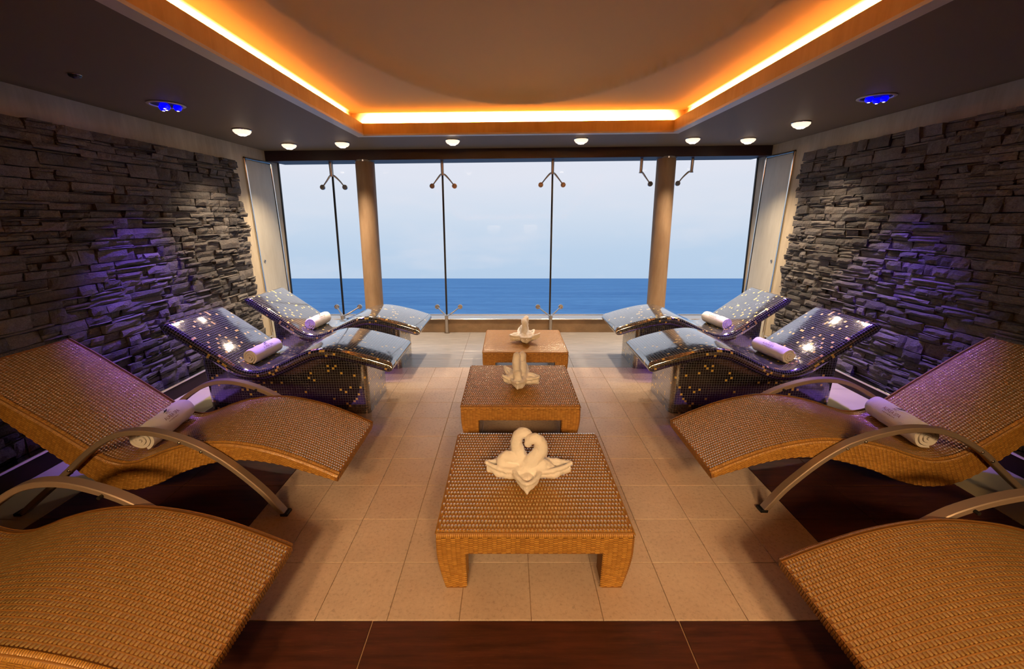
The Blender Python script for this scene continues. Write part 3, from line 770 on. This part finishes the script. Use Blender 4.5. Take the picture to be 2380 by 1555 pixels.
# low woven tables
TW, TH, AP = .43, .30, .108
def make_table():
    root = empty('woven_coffee_table')
    bm = bmesh.new(); box(bm, -TW, TW, -TW, TW, TH-.03, TH, .008, 2); top = from_bm('tabletop', bm, M_rattan, root, True, 40); tag(top, 'square woven rattan top')
    px, py = .0157, .0287
    us = np.arange(-TW+.010, TW-.012, px); vs = np.arange(-TW+.016, TW-.010, py); U, V_ = grid(us, vs, True)
    P = np.stack([U, V_, np.full(len(U), TH)], 1); Z = np.zeros_like(P); Z[:, 2] = 1; Y = np.zeros_like(P); Y[:, 1] = 1; X = np.zeros_like(P); X[:, 0] = 1
    weave_obj('woven_strands', [lumps(P, Y, X, Z, py*.56, px*.35, .0054)+(False,)], M_strand, top)
    VV, FF = [], []; off = 0
    for v in np.arange(-TW+.016-py/2, TW, py):
        v = min(max(v, -TW+.004), TW-.004); R = []
        for x in np.linspace(-TW+.006, TW-.006, 24): R += [(x, v-.0045, TH-.001), (x, v, TH+.004), (x, v+.0045, TH-.001)]
        VV += R; i = np.arange(23)*3+off; FF.append(np.concatenate([np.stack([i+k, i+3+k, i+4+k, i+1+k], 1) for k in (0, 1)])); off += len(R)
    o = mk('weft_strands', np.array(VV), np.vstack(FF), M_weft, top, True); o['kind'] = 'stuff'
    # edge binding round the rim
    sets = []
    for k in range(4):
        R = Matrix.Rotation(k*PI/2, 3, 'Z'); u = np.arange(-TW+.006, TW-.004, .0085)
        P = np.stack([u, np.full(len(u), -TW+.005), np.full(len(u), TH-.006)], 1) @ np.array(R.transposed())
        Nm = np.tile(np.array(R @ Vector((0, -1, 1)).normalized()), (len(u), 1)); A = np.tile(np.array(R @ Vector((0, 1, 1)).normalized()), (len(u), 1)); B = np.tile(np.array(R @ Vector((1, 0, 0))), (len(u), 1))
        sets.append(lumps(P, A, -B, Nm, .016, .0040, .0058)+(True,))
    weave_obj('edge_binding', sets, M_side, top)
    # apron
    LWd = .128
    taper = lambda z: .036*max(0, (.20-z)/.20)**1.5    # the legs narrow sideways towards the foot
    bulge = lambda z, k: -taper(z)*(1 if k % 2 else .15)
    def side_strands(k, z0, z1, u0, u1, parent, nm='side_strands'):
        R = Matrix.Rotation(k*PI/2, 3, 'Z'); Rm = np.array(R.transposed())
        P, sl = [], []
        row = 0
        for u in np.arange(u0+.008, u1-.002, .0205):
            for z in np.arange(z0+.006+(.0055 if row % 2 else 0), z1-.004, .011):
                uu = u
                if u1-u0 < .2:                         # on a leg: follow its narrowing outline
                    edge = 1 if u0 > 0 else -1; f_ = abs(u-(u0 if edge > 0 else u1))/LWd
                    uu = u+edge*f_*bulge(z, k+1)
                P.append((uu, -TW-bulge(z, k), z))
            row += 1
        P = np.array(P) @ Rm; o1 = np.ones((len(P), 1))
        return lumps(P, o1*np.array(R @ Vector((1, 0, 0))), o1*np.array(R @ Vector((0, 0, 1))), o1*np.array(R @ Vector((0, -1, 0))), .0118, .0047, .0044)+(True,)
    for k in range(4):
        R = Matrix.Rotation(k*PI/2, 4, 'Z'); bm = bmesh.new(); n = 6
        zs = np.linspace(TH-AP, TH-.028, n); ro = [(-TW-bulge(z, k), z) for z in zs]
        a = [[bm.verts.new((x, y, z)) for y, z in ro] for x in (-TW+LWd-.002, TW-LWd+.002)]; b_ = [[bm.verts.new((x, -TW+.035, z)) for y, z in ro] for x in (-TW+LWd-.002, TW-LWd+.002)]
        for q in range(n-1):
            bm.faces.new([a[0][q], a[1][q], a[1][q+1], a[0][q+1]]); bm.faces.new([b_[1][q], b_[0][q], b_[0][q+1], b_[1][q+1]])
        bm.faces.new([a[0][0], b_[0][0], b_[1][0], a[1][0]])
        bmesh.ops.transform(bm, matrix=R, verts=bm.verts)
        ap = from_bm('apron', bm, M_rattan, root, True, 40)
        weave_obj('side_strands', [side_strands(k, TH-AP, TH-.020, -TW+LWd-.006, TW-LWd+.012, ap)], M_side, ap)
        # one leg per corner: bowed outer faces, narrowing to the foot
        bm = bmesh.new(); rings = []
        for z in np.linspace(0, TH-.028, 11):
            oy = TW+bulge(z, k); ox = TW+bulge(z, k+1); i_ = TW-LWd+.004*(z < TH-AP)
            rings.append([bm.verts.new(p) for p in ((-ox, -oy, z), (-i_, -oy, z), (-i_, -i_, z), (-ox, -i_, z))])
        for A, B in zip(rings, rings[1:]):
            for q in range(4): bm.faces.new([A[q], A[(q+1) % 4], B[(q+1) % 4], B[q]])
        bm.faces.new(rings[0][::-1]); bm.faces.new(rings[-1])
        bmesh.ops.transform(bm, matrix=R, verts=bm.verts)
        lg = from_bm('leg', bm, M_rattan, root, True, 30)
        st = [side_strands(k, .004, TH-.020, -TW+.004, -TW+LWd, lg), side_strands((k+3) % 4, .004, TH-.020, TW-LWd, TW-.004, lg)]
        # inner faces
        P = []; row = 0
        R3 = np.array(R.to_3x3().transposed())
        for yv in np.arange(-TW+.02, -TW+LWd-.008, .0205):
            for z in np.arange(.008+(.0055 if row % 2 else 0), TH-AP, .011): P.append((-TW+LWd-.004, yv, z))
            row += 1
        P = np.array(P) @ R3; o1 = np.ones((len(P), 1)); Rq = R.to_3x3()
        st.append(lumps(P, o1*np.array(Rq @ Vector((0, 1, 0))), o1*np.array(Rq @ Vector((0, 0, 1))), o1*np.array(Rq @ Vector((1, 0, 0))), .0118, .0047, .0044)+(True,))
        weave_obj('side_strands', st, M_side, lg)
    return root
tb = make_table()
TABS = [(.113, 1.925, 'nearest of three square woven rattan tables, centre of the tiled floor'),
        (.083, 3.165, 'middle of three square woven rattan tables, between the two others'),
        (.165, 4.400, 'farthest of three square woven rattan tables, close to the window')]
for i, (x, y, lab) in enumerate(TABS):
    o = tb if i == 0 else copy_tree(tb); o.location = (x, y, 0); tag(o, lab, 'table', 'woven rattan tables down the middle')

# ------------------------------------------------------------ towels folded into blossoms on the tables
def tube(bm, pts, rad, n=12, flat=1.0, up=(0, 0, 1)):
    P, _ = catmull(pts, max(14, 6*len(pts))); r_ = np.interp(np.linspace(0, 1, len(P)), np.linspace(0, 1, len(rad)), rad)
    t = np.gradient(P, axis=0); t /= np.linalg.norm(t, axis=1)[:, None]; rings = []
    u = Vector(up)
    for p, d, r in zip(P, t, r_):
        d = Vector(d); a = (u-d*u.dot(d)); a = a.normalized() if a.length > .15 else d.orthogonal().normalized(); b_ = d.cross(a); u = a if a.length > .15 else u
        rings.append([bm.verts.new(Vector(p)+(a*math.cos(q)*flat+b_*math.sin(q))*r) for q in [2*PI*k/n for k in range(n)]])
    for A, B in zip(rings, rings[1:]):
        for i in range(n): bm.faces.new([A[i], A[(i+1) % n], B[(i+1) % n], B[i]])
    bm.faces.new(rings[0][::-1]); bm.faces.new(rings[-1])
def blob(bm, c, r, rz=0, ry=0):
    m = Matrix.Translation(c) @ Matrix.Rotation(rz, 4, 'Z') @ Matrix.Rotation(ry, 4, 'Y') @ Matrix.Diagonal((*r, 1))
    bmesh.ops.create_uvsphere(bm, u_segments=18, v_segments=10, radius=1, matrix=m)
def petal(bm, a0, L_, wd, tipz, dish=.035, th=.018, z0=.008):
    """boat-shaped corner of the towel pointing outwards at angle a0, edges turned up"""
    n, m = 12, 7; top = []; bot = []
    ca, sa = math.cos(a0), math.sin(a0)
    for i in range(n+1):
        t = i/n; wv = wd*(1-t**1.7)*(.75+.5*t) if t < 1 else 0
        A, B = [], []
        for j in range(m):
            q = j/(m-1)*2-1; x = .02+L_*t; y = q*wv; z = z0+tipz*t**2+dish*abs(q)**1.6*(1-.35*t)
            px, py = x*ca-y*sa, x*sa+y*ca
            A.append(bm.verts.new((px, py, z+th))); B.append(bm.verts.new((px, py, max(0, z-th*.5))))
        top.append(A); bot.append(B)
    for i in range(n):
        for j in range(m-1):
            bm.faces.new([top[i][j], top[i+1][j], top[i+1][j+1], top[i][j+1]]); bm.faces.new([bot[i][j+1], bot[i+1][j+1], bot[i+1][j], bot[i][j]])
        for j in (0, m-1):
            f = [top[i][j], bot[i][j], bot[i+1][j], top[i+1][j]]; bm.faces.new(f)
    bm.faces.new(top[0]+bot[0][::-1]); bm.faces.new(top[-1]+bot[-1][::-1])
    for j in (0, m-1): tube(bm, [tuple(top[i][j].co) for i in range(0, n+1, 2)], [.013, .014, .013, .010], 8)
def make_blossom():
    bm = bmesh.new()
    blob(bm, (0, 0, .035), (.085, .075, .045)); blob(bm, (0, -.005, .075), (.05, .045, .05))
    # four corners
    petal(bm, math.radians(184), .20, .068, .040, .038, .022); petal(bm, math.radians(-7), .215, .070, .042, .040, .022)
    petal(bm, math.radians(268), .155, .082, .010, .038, .026); petal(bm, math.radians(50), .16, .05, .06, .03); petal(bm, math.radians(125), .13, .05, .05, .03)
    # inner lobes
    blob(bm, (-.005, -.085, .038), (.043, .05, .030)); blob(bm, (.080, -.02, .075), (.068, .042, .040), .15, .35)
    tube(bm, [(-.055, .0, .105), (-.11, -.005, .125), (-.135, -.01, .098), (-.11, -.02, .066), (-.05, -.025, .058)], [.026, .030, .030, .032, .03], flat=.95)
    blob(bm, (-.125, -.02, .042), (.058, .040, .030), .25); blob(bm, (.125, -.035, .048), (.055, .040, .032), -.25); blob(bm, (-.05, .05, .06), (.05, .04, .045)); blob(bm, (.06, .045, .06), (.05, .04, .04))
    tube(bm, [(-.12, -.035, .04), (-.05, -.045, .05), (.0, -.04, .06)], [.028, .032, .03])
    # the two upright curls that lean together like a heart
    tube(bm, [(-.01, .0, .06), (-.040, .012, .13), (-.056, .015, .19), (-.045, .015, .235), (-.012, .015, .250), (.010, .013, .225), (.010, .010, .195)], [.040, .036, .033, .032, .031, .027, .018])
    tube(bm, [(-.005, -.02, .06), (.030, -.022, .115), (.066, -.022, .165), (.066, -.022, .212), (.035, -.024, .238), (.006, -.026, .222), (-.002, -.026, .195)], [.042, .042, .038, .035, .032, .027, .017])
    o = from_bm('folded_towel', bm, M_towel)
    r = o.modifiers.new('remesh', 'REMESH'); r.mode = 'VOXEL'; r.voxel_size = .0044; r.use_smooth_shade = True
    sm = o.modifiers.new('smooth', 'SMOOTH'); sm.iterations = 7; sm.factor = .5
    tx = bpy.data.textures.new('cloth', 'CLOUDS'); tx.noise_scale = .03
    dd = o.modifiers.new('folds', 'DISPLACE'); dd.texture = tx; dd.strength = .010; dd.mid_level = .5
    return o
bl = make_blossom()
dg = bpy.context.evaluated_depsgraph_get()
me = bpy.data.meshes.new_from_object(bl.evaluated_get(dg)); bl.modifiers.clear(); bl.data = me
zmin = min(v.co.z for v in me.vertices); me.transform(Matrix.Translation((0, 0, -zmin)))
me.polygons.foreach_set('use_smooth', np.ones(len(me.polygons), bool))
for i, (x, y, rz, sc_, lab) in enumerate([(.093, 1.885, 0, .97, 'white towel folded into a heart-topped blossom on the nearest woven table'),
                                      (.078, 3.13, math.radians(82), .97, 'white towel folded into a blossom on the middle woven table'),
                                      (.175, 4.33, math.radians(-80), .97, 'white towel folded into a blossom on the farthest woven table')]):
    o = bl if i == 0 else bl.copy()
    if i: COL.objects.link(o)
    o.location = (x, y, TH+.0055); o.rotation_euler = (0, 0, rz); o.scale = (sc_,)*3
    tag(o, lab, 'towel', 'towels folded into blossoms')

# ------------------------------------------------------------ rolled towels with embroidery
def text_mesh(txt, size, ext=0):
    c = bpy.data.curves.new('t', 'FONT'); c.body = txt; c.size = size; c.align_x = 'CENTER'; c.resolution_u = 3
    o = bpy.data.objects.new('t', c); COL.objects.link(o); dg = bpy.context.evaluated_depsgraph_get()
    me = bpy.data.meshes.new_from_object(o.evaluated_get(dg)); bpy.data.objects.remove(o)
    V = np.array([v.co[:] for v in me.vertices]); F = [list(p.vertices) for p in me.polygons]; return V, F
def make_roll(s, R0, L_, seed):
    r = random.Random(seed); root = empty('rolled_towel')
    turns, th = 3.2, R0/3.35; n = 100; m = 14; ph0 = -PI/2+.35
    V = []
    prof = []
    for k in range(n+1):
        a = turns*2*PI*k/n; rad = R0-th*(turns*k/n)*.92
        prof.append((a, max(.004, rad)))
    def pt(a, rad, y): 
        q = ph0-a*s
        zz = math.sin(q)*rad; xx = math.cos(q)*rad
        if zz < -R0*.86: zz = -R0*.86+(zz+R0*.86)*.15
        return xx, zz
    ys = np.array([-.5, -.488, -.46, -.40, -.3, -.2, -.1, 0, .1, .2, .3, .4, .46, .488, .5])
    F = []; m = len(ys)
    for k, (a, rad) in enumerate(prof):
        for j, q in enumerate(ys):
            e = max(0, abs(q)-.44)/.06; rr = rad*(1-.05*e**2)+(.0016*math.sin(7*q*6+a*2+seed)+.0012*math.sin(a*5+q*20))
            xx, zz = pt(a, rr, q); y = q*L_+math.copysign(.012*(1-rad/R0), q)*min(1, abs(q)*2)
            V.append((xx, y, zz))
    nO = len(V)
    for k, (a, rad) in enumerate(prof):
        for j, q in enumerate(ys):
            e = max(0, abs(q)-.44)/.06; rr = max(.001, rad-th*.80)*(1-.02*e)
            xx, zz = pt(a, rr, q); y = q*L_*.997+math.copysign(.012*(1-rad/R0), q)*min(1, abs(q)*2)
            V.append((xx, y, zz))
    for k in range(n):
        for j in range(m-1):
            f = [k*m+j, (k+1)*m+j, (k+1)*m+j+1, k*m+j+1]; F.append(f); F.append([i+nO for i in f][::-1])
        for j in (0, m-1):
            F.append([k*m+j, (k+1)*m+j, nO+(k+1)*m+j, nO+k*m+j])
    for j in range(m-1):
        F.append([j, j+1, nO+j+1, nO+j]); b_ = n*m; F.append([b_+j, b_+j+1, nO+b_+j+1, nO+b_+j])
    bm = bmesh.new(); vs = [bm.verts.new(v) for v in V]
    for f in F:
        try: bm.faces.new([vs[i] for i in f])
        except ValueError: pass
    o = from_bm('towel_roll', bm, M_towel, root, True); o.data.set_sharp_from_angle(angle=math.radians(70))
    # embroidery wrapped round the roll; letters stand up towards the head of the bed
    base = math.radians(56); k_ = R0/.075
    def wrap(V, F, nm, m_):
        W = []
        for x, y, z in V:
            a = base-y/(R0+.002)*1.0                   # angle from the vertical towards the foot end
            rr = R0+.0026; W.append((-s*math.sin(a)*rr, -s*x, math.cos(a)*rr))
        ob = mk(nm, W, F, m_, root); return ob
    Vt, Ft = text_mesh('AUREA SPA', .030*k_); Vt[:, 0] *= .92; wrap(Vt, Ft, 'lettering', M_print)
    Vt, Ft = text_mesh('MSC', .021*k_); Vt[:, 1] += .027*k_; Vt[:, 0] *= .95; wrap(Vt, Ft, 'lettering', M_print)
    # small line of stitches below, and the bird-like emblem above
    Vt, Ft = [], []
    x = -.055
    for q in range(9):
        w_ = r.choice([.006, .009, .004]); Vt += [(x*k_, -.0145*k_, 0), ((x+w_)*k_, -.0145*k_, 0), ((x+w_)*k_, -.0105*k_, 0), (x*k_, -.0105*k_, 0)]; Ft.append([len(Vt)-4+i for i in range(4)]); x += w_+.005
    wrap(Vt, Ft, 'stitch_line', M_print)
    E = [(-.030, .048), (-.012, .0535), (0, .060), (.012, .0715), (.010, .059), (.024, .0645), (.034, .064), (.022, .0565), (.006, .0505), (-.010, .0485)]
    wrap([(a*k_+.004, b_*k_, 0) for a, b_ in E], [list(range(len(E)))], 'emblem', M_printdk)
    return root
def place(s, x, y, z, R0, L_, rz, seed, lab, tilt=0):
    o = make_roll(s, R0, L_, seed); o.location = (x, y, z+R0*.865); o.rotation_euler = (tilt, 0, rz); tag(o, lab, 'towel', 'rolled towels on the beds and loungers')
place(-1, X0-LX_-1.195, 2.345, .316, .074, .42, math.radians(9), 3, 'rolled white towel with brown embroidery on the rattan lounger by the left wall')
place(1, X0+LX_+1.315, 2.372, .318, .076, .43, math.radians(-8), 4, 'rolled white towel with brown embroidery on the rattan lounger by the right wall')
place(-1, X0-BX-1.225, 3.470, .426, .069, .37, math.radians(-3), 5, 'rolled white towel on the nearer mosaic bed by the left wall')
place(1, X0+BX+1.215, 3.500, .426, .069, .38, math.radians(8), 6, 'rolled white towel on the nearer mosaic bed by the right wall')
place(-1, X0-BX-1.225, 4.56, .426, .069, .36, math.radians(-4), 7, 'rolled white towel on the farther mosaic bed by the left wall')
place(1, X0+BX+1.235, 4.58, .426, .069, .37, math.radians(10), 8, 'rolled white towel on the farther mosaic bed by the right wall')

# ------------------------------------------------------------ ceiling lights
def make_downlight(x, y, lab, lit=True):
    z = zc(x); root = empty('ceiling_downlight', (x, y, z)); root.scale = (1 if lit else .4,)*3; tag(root, lab, 'ceiling light', 'glass downlights in the dark ceiling')
    bm = bmesh.new(); lathe(bm, [(.050, -.002), (.082, -.002), (.086, -.006), (.082, -.010), (.050, -.010)], (0, 0, 0), 28); from_bm('rim', bm, M_chrome, root, True, 40)
    bm = bmesh.new(); lathe(bm, [(.080, -.008), (.080, -.022), (.062, -.042), (.040, -.050)], (0, 0, 0), 12); from_bm('glass_shade', bm, M_bowl if lit else M_off, root)
    bm = bmesh.new(); lathe(bm, [(.041, -.049), (.030, -.056), (.012, -.058)], (0, 0, 0), 20, True); from_bm('lens', bm, M_lamp if lit else M_off, root, True)
    if lit:
        d = bpy.data.lights.new('downlight_beam', 'SPOT'); d.energy = DOWN_W; d.color = DOWN_COL; d.spot_size = math.radians(105); d.spot_blend = 1.0; d.shadow_soft_size = .05
        o = bpy.data.objects.new('downlight_beam', d); COL.objects.link(o); o.parent = root; o.location = (0, 0, -.075)
DL = [(-2.64, 4.52, 'downlight by the left wall, nearer the camera than the window row'),
      (-2.62, 5.40, 'downlight in the window row, in its left corner'),
      (-1.96, 5.33, 'downlight in the window row above the left column'),
      (-.65, 5.24, 'downlight in the window row, third from its left end'),
      (.835, 5.26, 'downlight in the window row, third from its right end'),
      (2.15, 5.32, 'downlight in the window row above the right column'),
      (2.83, 5.38, 'downlight in the window row, in its right corner'),
      (2.85, 4.48, 'downlight by the right wall, nearer the camera than the window row')]
for x, y, lab in DL: make_downlight(x, y, 'lit glass '+lab)
make_downlight(-2.62, 2.85, 'unlit glass downlight in the dark ceiling by the left wall', False)

def make_blue(x, y, side, pts, lab):
    z = zc(x); root = empty('blue_ceiling_spotlight', (x, y, z)); tag(root, lab, 'ceiling light', 'blue spotlights in the dark ceiling')
    bm = bmesh.new(); lathe(bm, [(.098, -.001), (.122, -.001), (.124, -.005), (.118, -.009), (.102, -.009), (.098, -.004)], (0, 0, 0), 40); from_bm('rim', bm, M_trim, root, True, 40)
    bm = bmesh.new(); cyl(bm, (0, 0, -.0015), (0, 0, -.004), .099, n=32); from_bm('housing', bm, M_black, root)
    for px_, py_ in pts:
        bm = bmesh.new(); lathe(bm, [(.020, -.004), (.026, -.010), (.028, -.022), (.020, -.036), (.008, -.042)], (px_, py_, 0), 16, True); hd = from_bm('led_head', bm, M_blue, root, True)
        bm = bmesh.new(); lathe(bm, [(.009, -.0415), (.006, -.0435), (.002, -.044)], (px_, py_, 0), 10, True); from_bm('led_core', bm, M_bluehot, hd, True)
    d = bpy.data.lights.new('blue_beam', 'SPOT'); d.energy = BLUE_W; d.color = BLUE_COL; d.spot_size = math.radians(72); d.spot_blend = .8; d.shadow_soft_size = .04
    o = bpy.data.objects.new('blue_beam', d); COL.objects.link(o); o.parent = root; o.location = (0, 0, -.06); o.rotation_euler = (0, -side*math.radians(2), 0)
make_blue(-2.62, 3.55, 1, [(-.045, .02), (-.005, .0), (.02, -.05), (.06, .03)], 'round blue spotlight in the dark ceiling by the left wall')
make_blue(2.82, 3.58, -1, [(-.06, -.01), (.025, .02), (.04, -.03)], 'round blue spotlight in the dark ceiling by the right wall')

# ------------------------------------------------------------ steel clamps that hold the glass
def disc(bm, c):
    cyl(bm, (c[0], c[1]-.035, c[2]), (c[0], c[1]+.0, c[2]), .016, n=12)
    cyl(bm, (c[0], c[1]-.055, c[2]), (c[0], c[1]-.03, c[2]), .034, .034, n=18); cyl(bm, (c[0], c[1]-.064, c[2]), (c[0], c[1]-.055, c[2]), .018, .022, n=14)
def clamp(x, upper, arms, lab):
    zt_ = zc(x)-.12
    if upper:
        root = empty('glass_clamp', (x, 6.09, zt_)); zs = -.175; yst = 0
        bm = bmesh.new(); cyl(bm, (0, 0, .004), (0, 0, zs), .021, n=18); cyl(bm, (0, 0, zs), (0, 0, zs-.012), .026, n=18)
        zd, sp = zs-.148, .155
    else:
        root = empty('glass_clamp', (x, 5.755, 0)); zs = .245
        bm = bmesh.new(); cyl(bm, (0, 0, .0), (0, 0, zs), .024, n=18); cyl(bm, (0, 0, zs), (0, 0, zs+.012), .028, n=18); cyl(bm, (0, 0, 0), (0, 0, .008), .04, n=18)
        zd, sp = .33, .168
    tag(root, lab, 'clamp', 'steel clamps that hold the glass')
    from_bm('post', bm, M_steel, root, True, 40)
    yg = gy(zd+root.location.z)-root.location.y-.002
    for a in arms:
        bm = bmesh.new(); P = [(0, 0, zs+(0 if upper else .004)), (a*.03, yg*.25, zs-(.004 if upper else -.006)), (a*.09, yg*.5, zs+(zd-zs)*.45), (a*sp, yg-.05, zd)]
        tube(bm, P, [.013, .012, .009, .009], 10); arm = from_bm('arm', bm, M_steel, root, True, 50)
        bm = bmesh.new(); disc(bm, (a*sp, yg, zd)); from_bm('disc', bm, M_steel, arm, True, 40)
for x, arms, lab in ((-2.43, (-1, 1), 'two-armed steel clamp on the top edge of the glass left of the left column'),
                     (-.91, (-1, 1), 'two-armed steel clamp on the top edge of the glass right of the left column'),
                     (.595, (-1, 1), 'two-armed steel clamp on the top edge of the glass at mid window'),
                     (1.80, (1,), 'one-armed steel clamp on the top edge of the glass left of the right column'),
                     (2.49, (-1,), 'one-armed steel clamp on the top edge of the glass right of the right column')):
    clamp(x, True, arms, lab)
for x, lab in ((-2.36, 'two-armed steel clamp on a floor post behind the far left mosaic bed'),
               (-.885, 'two-armed steel clamp on a floor post right of the far left mosaic bed'),
               (.592, 'two-armed steel clamp on a floor post behind the farthest woven table')):
    clamp(x, False, (-1, 1), lab)
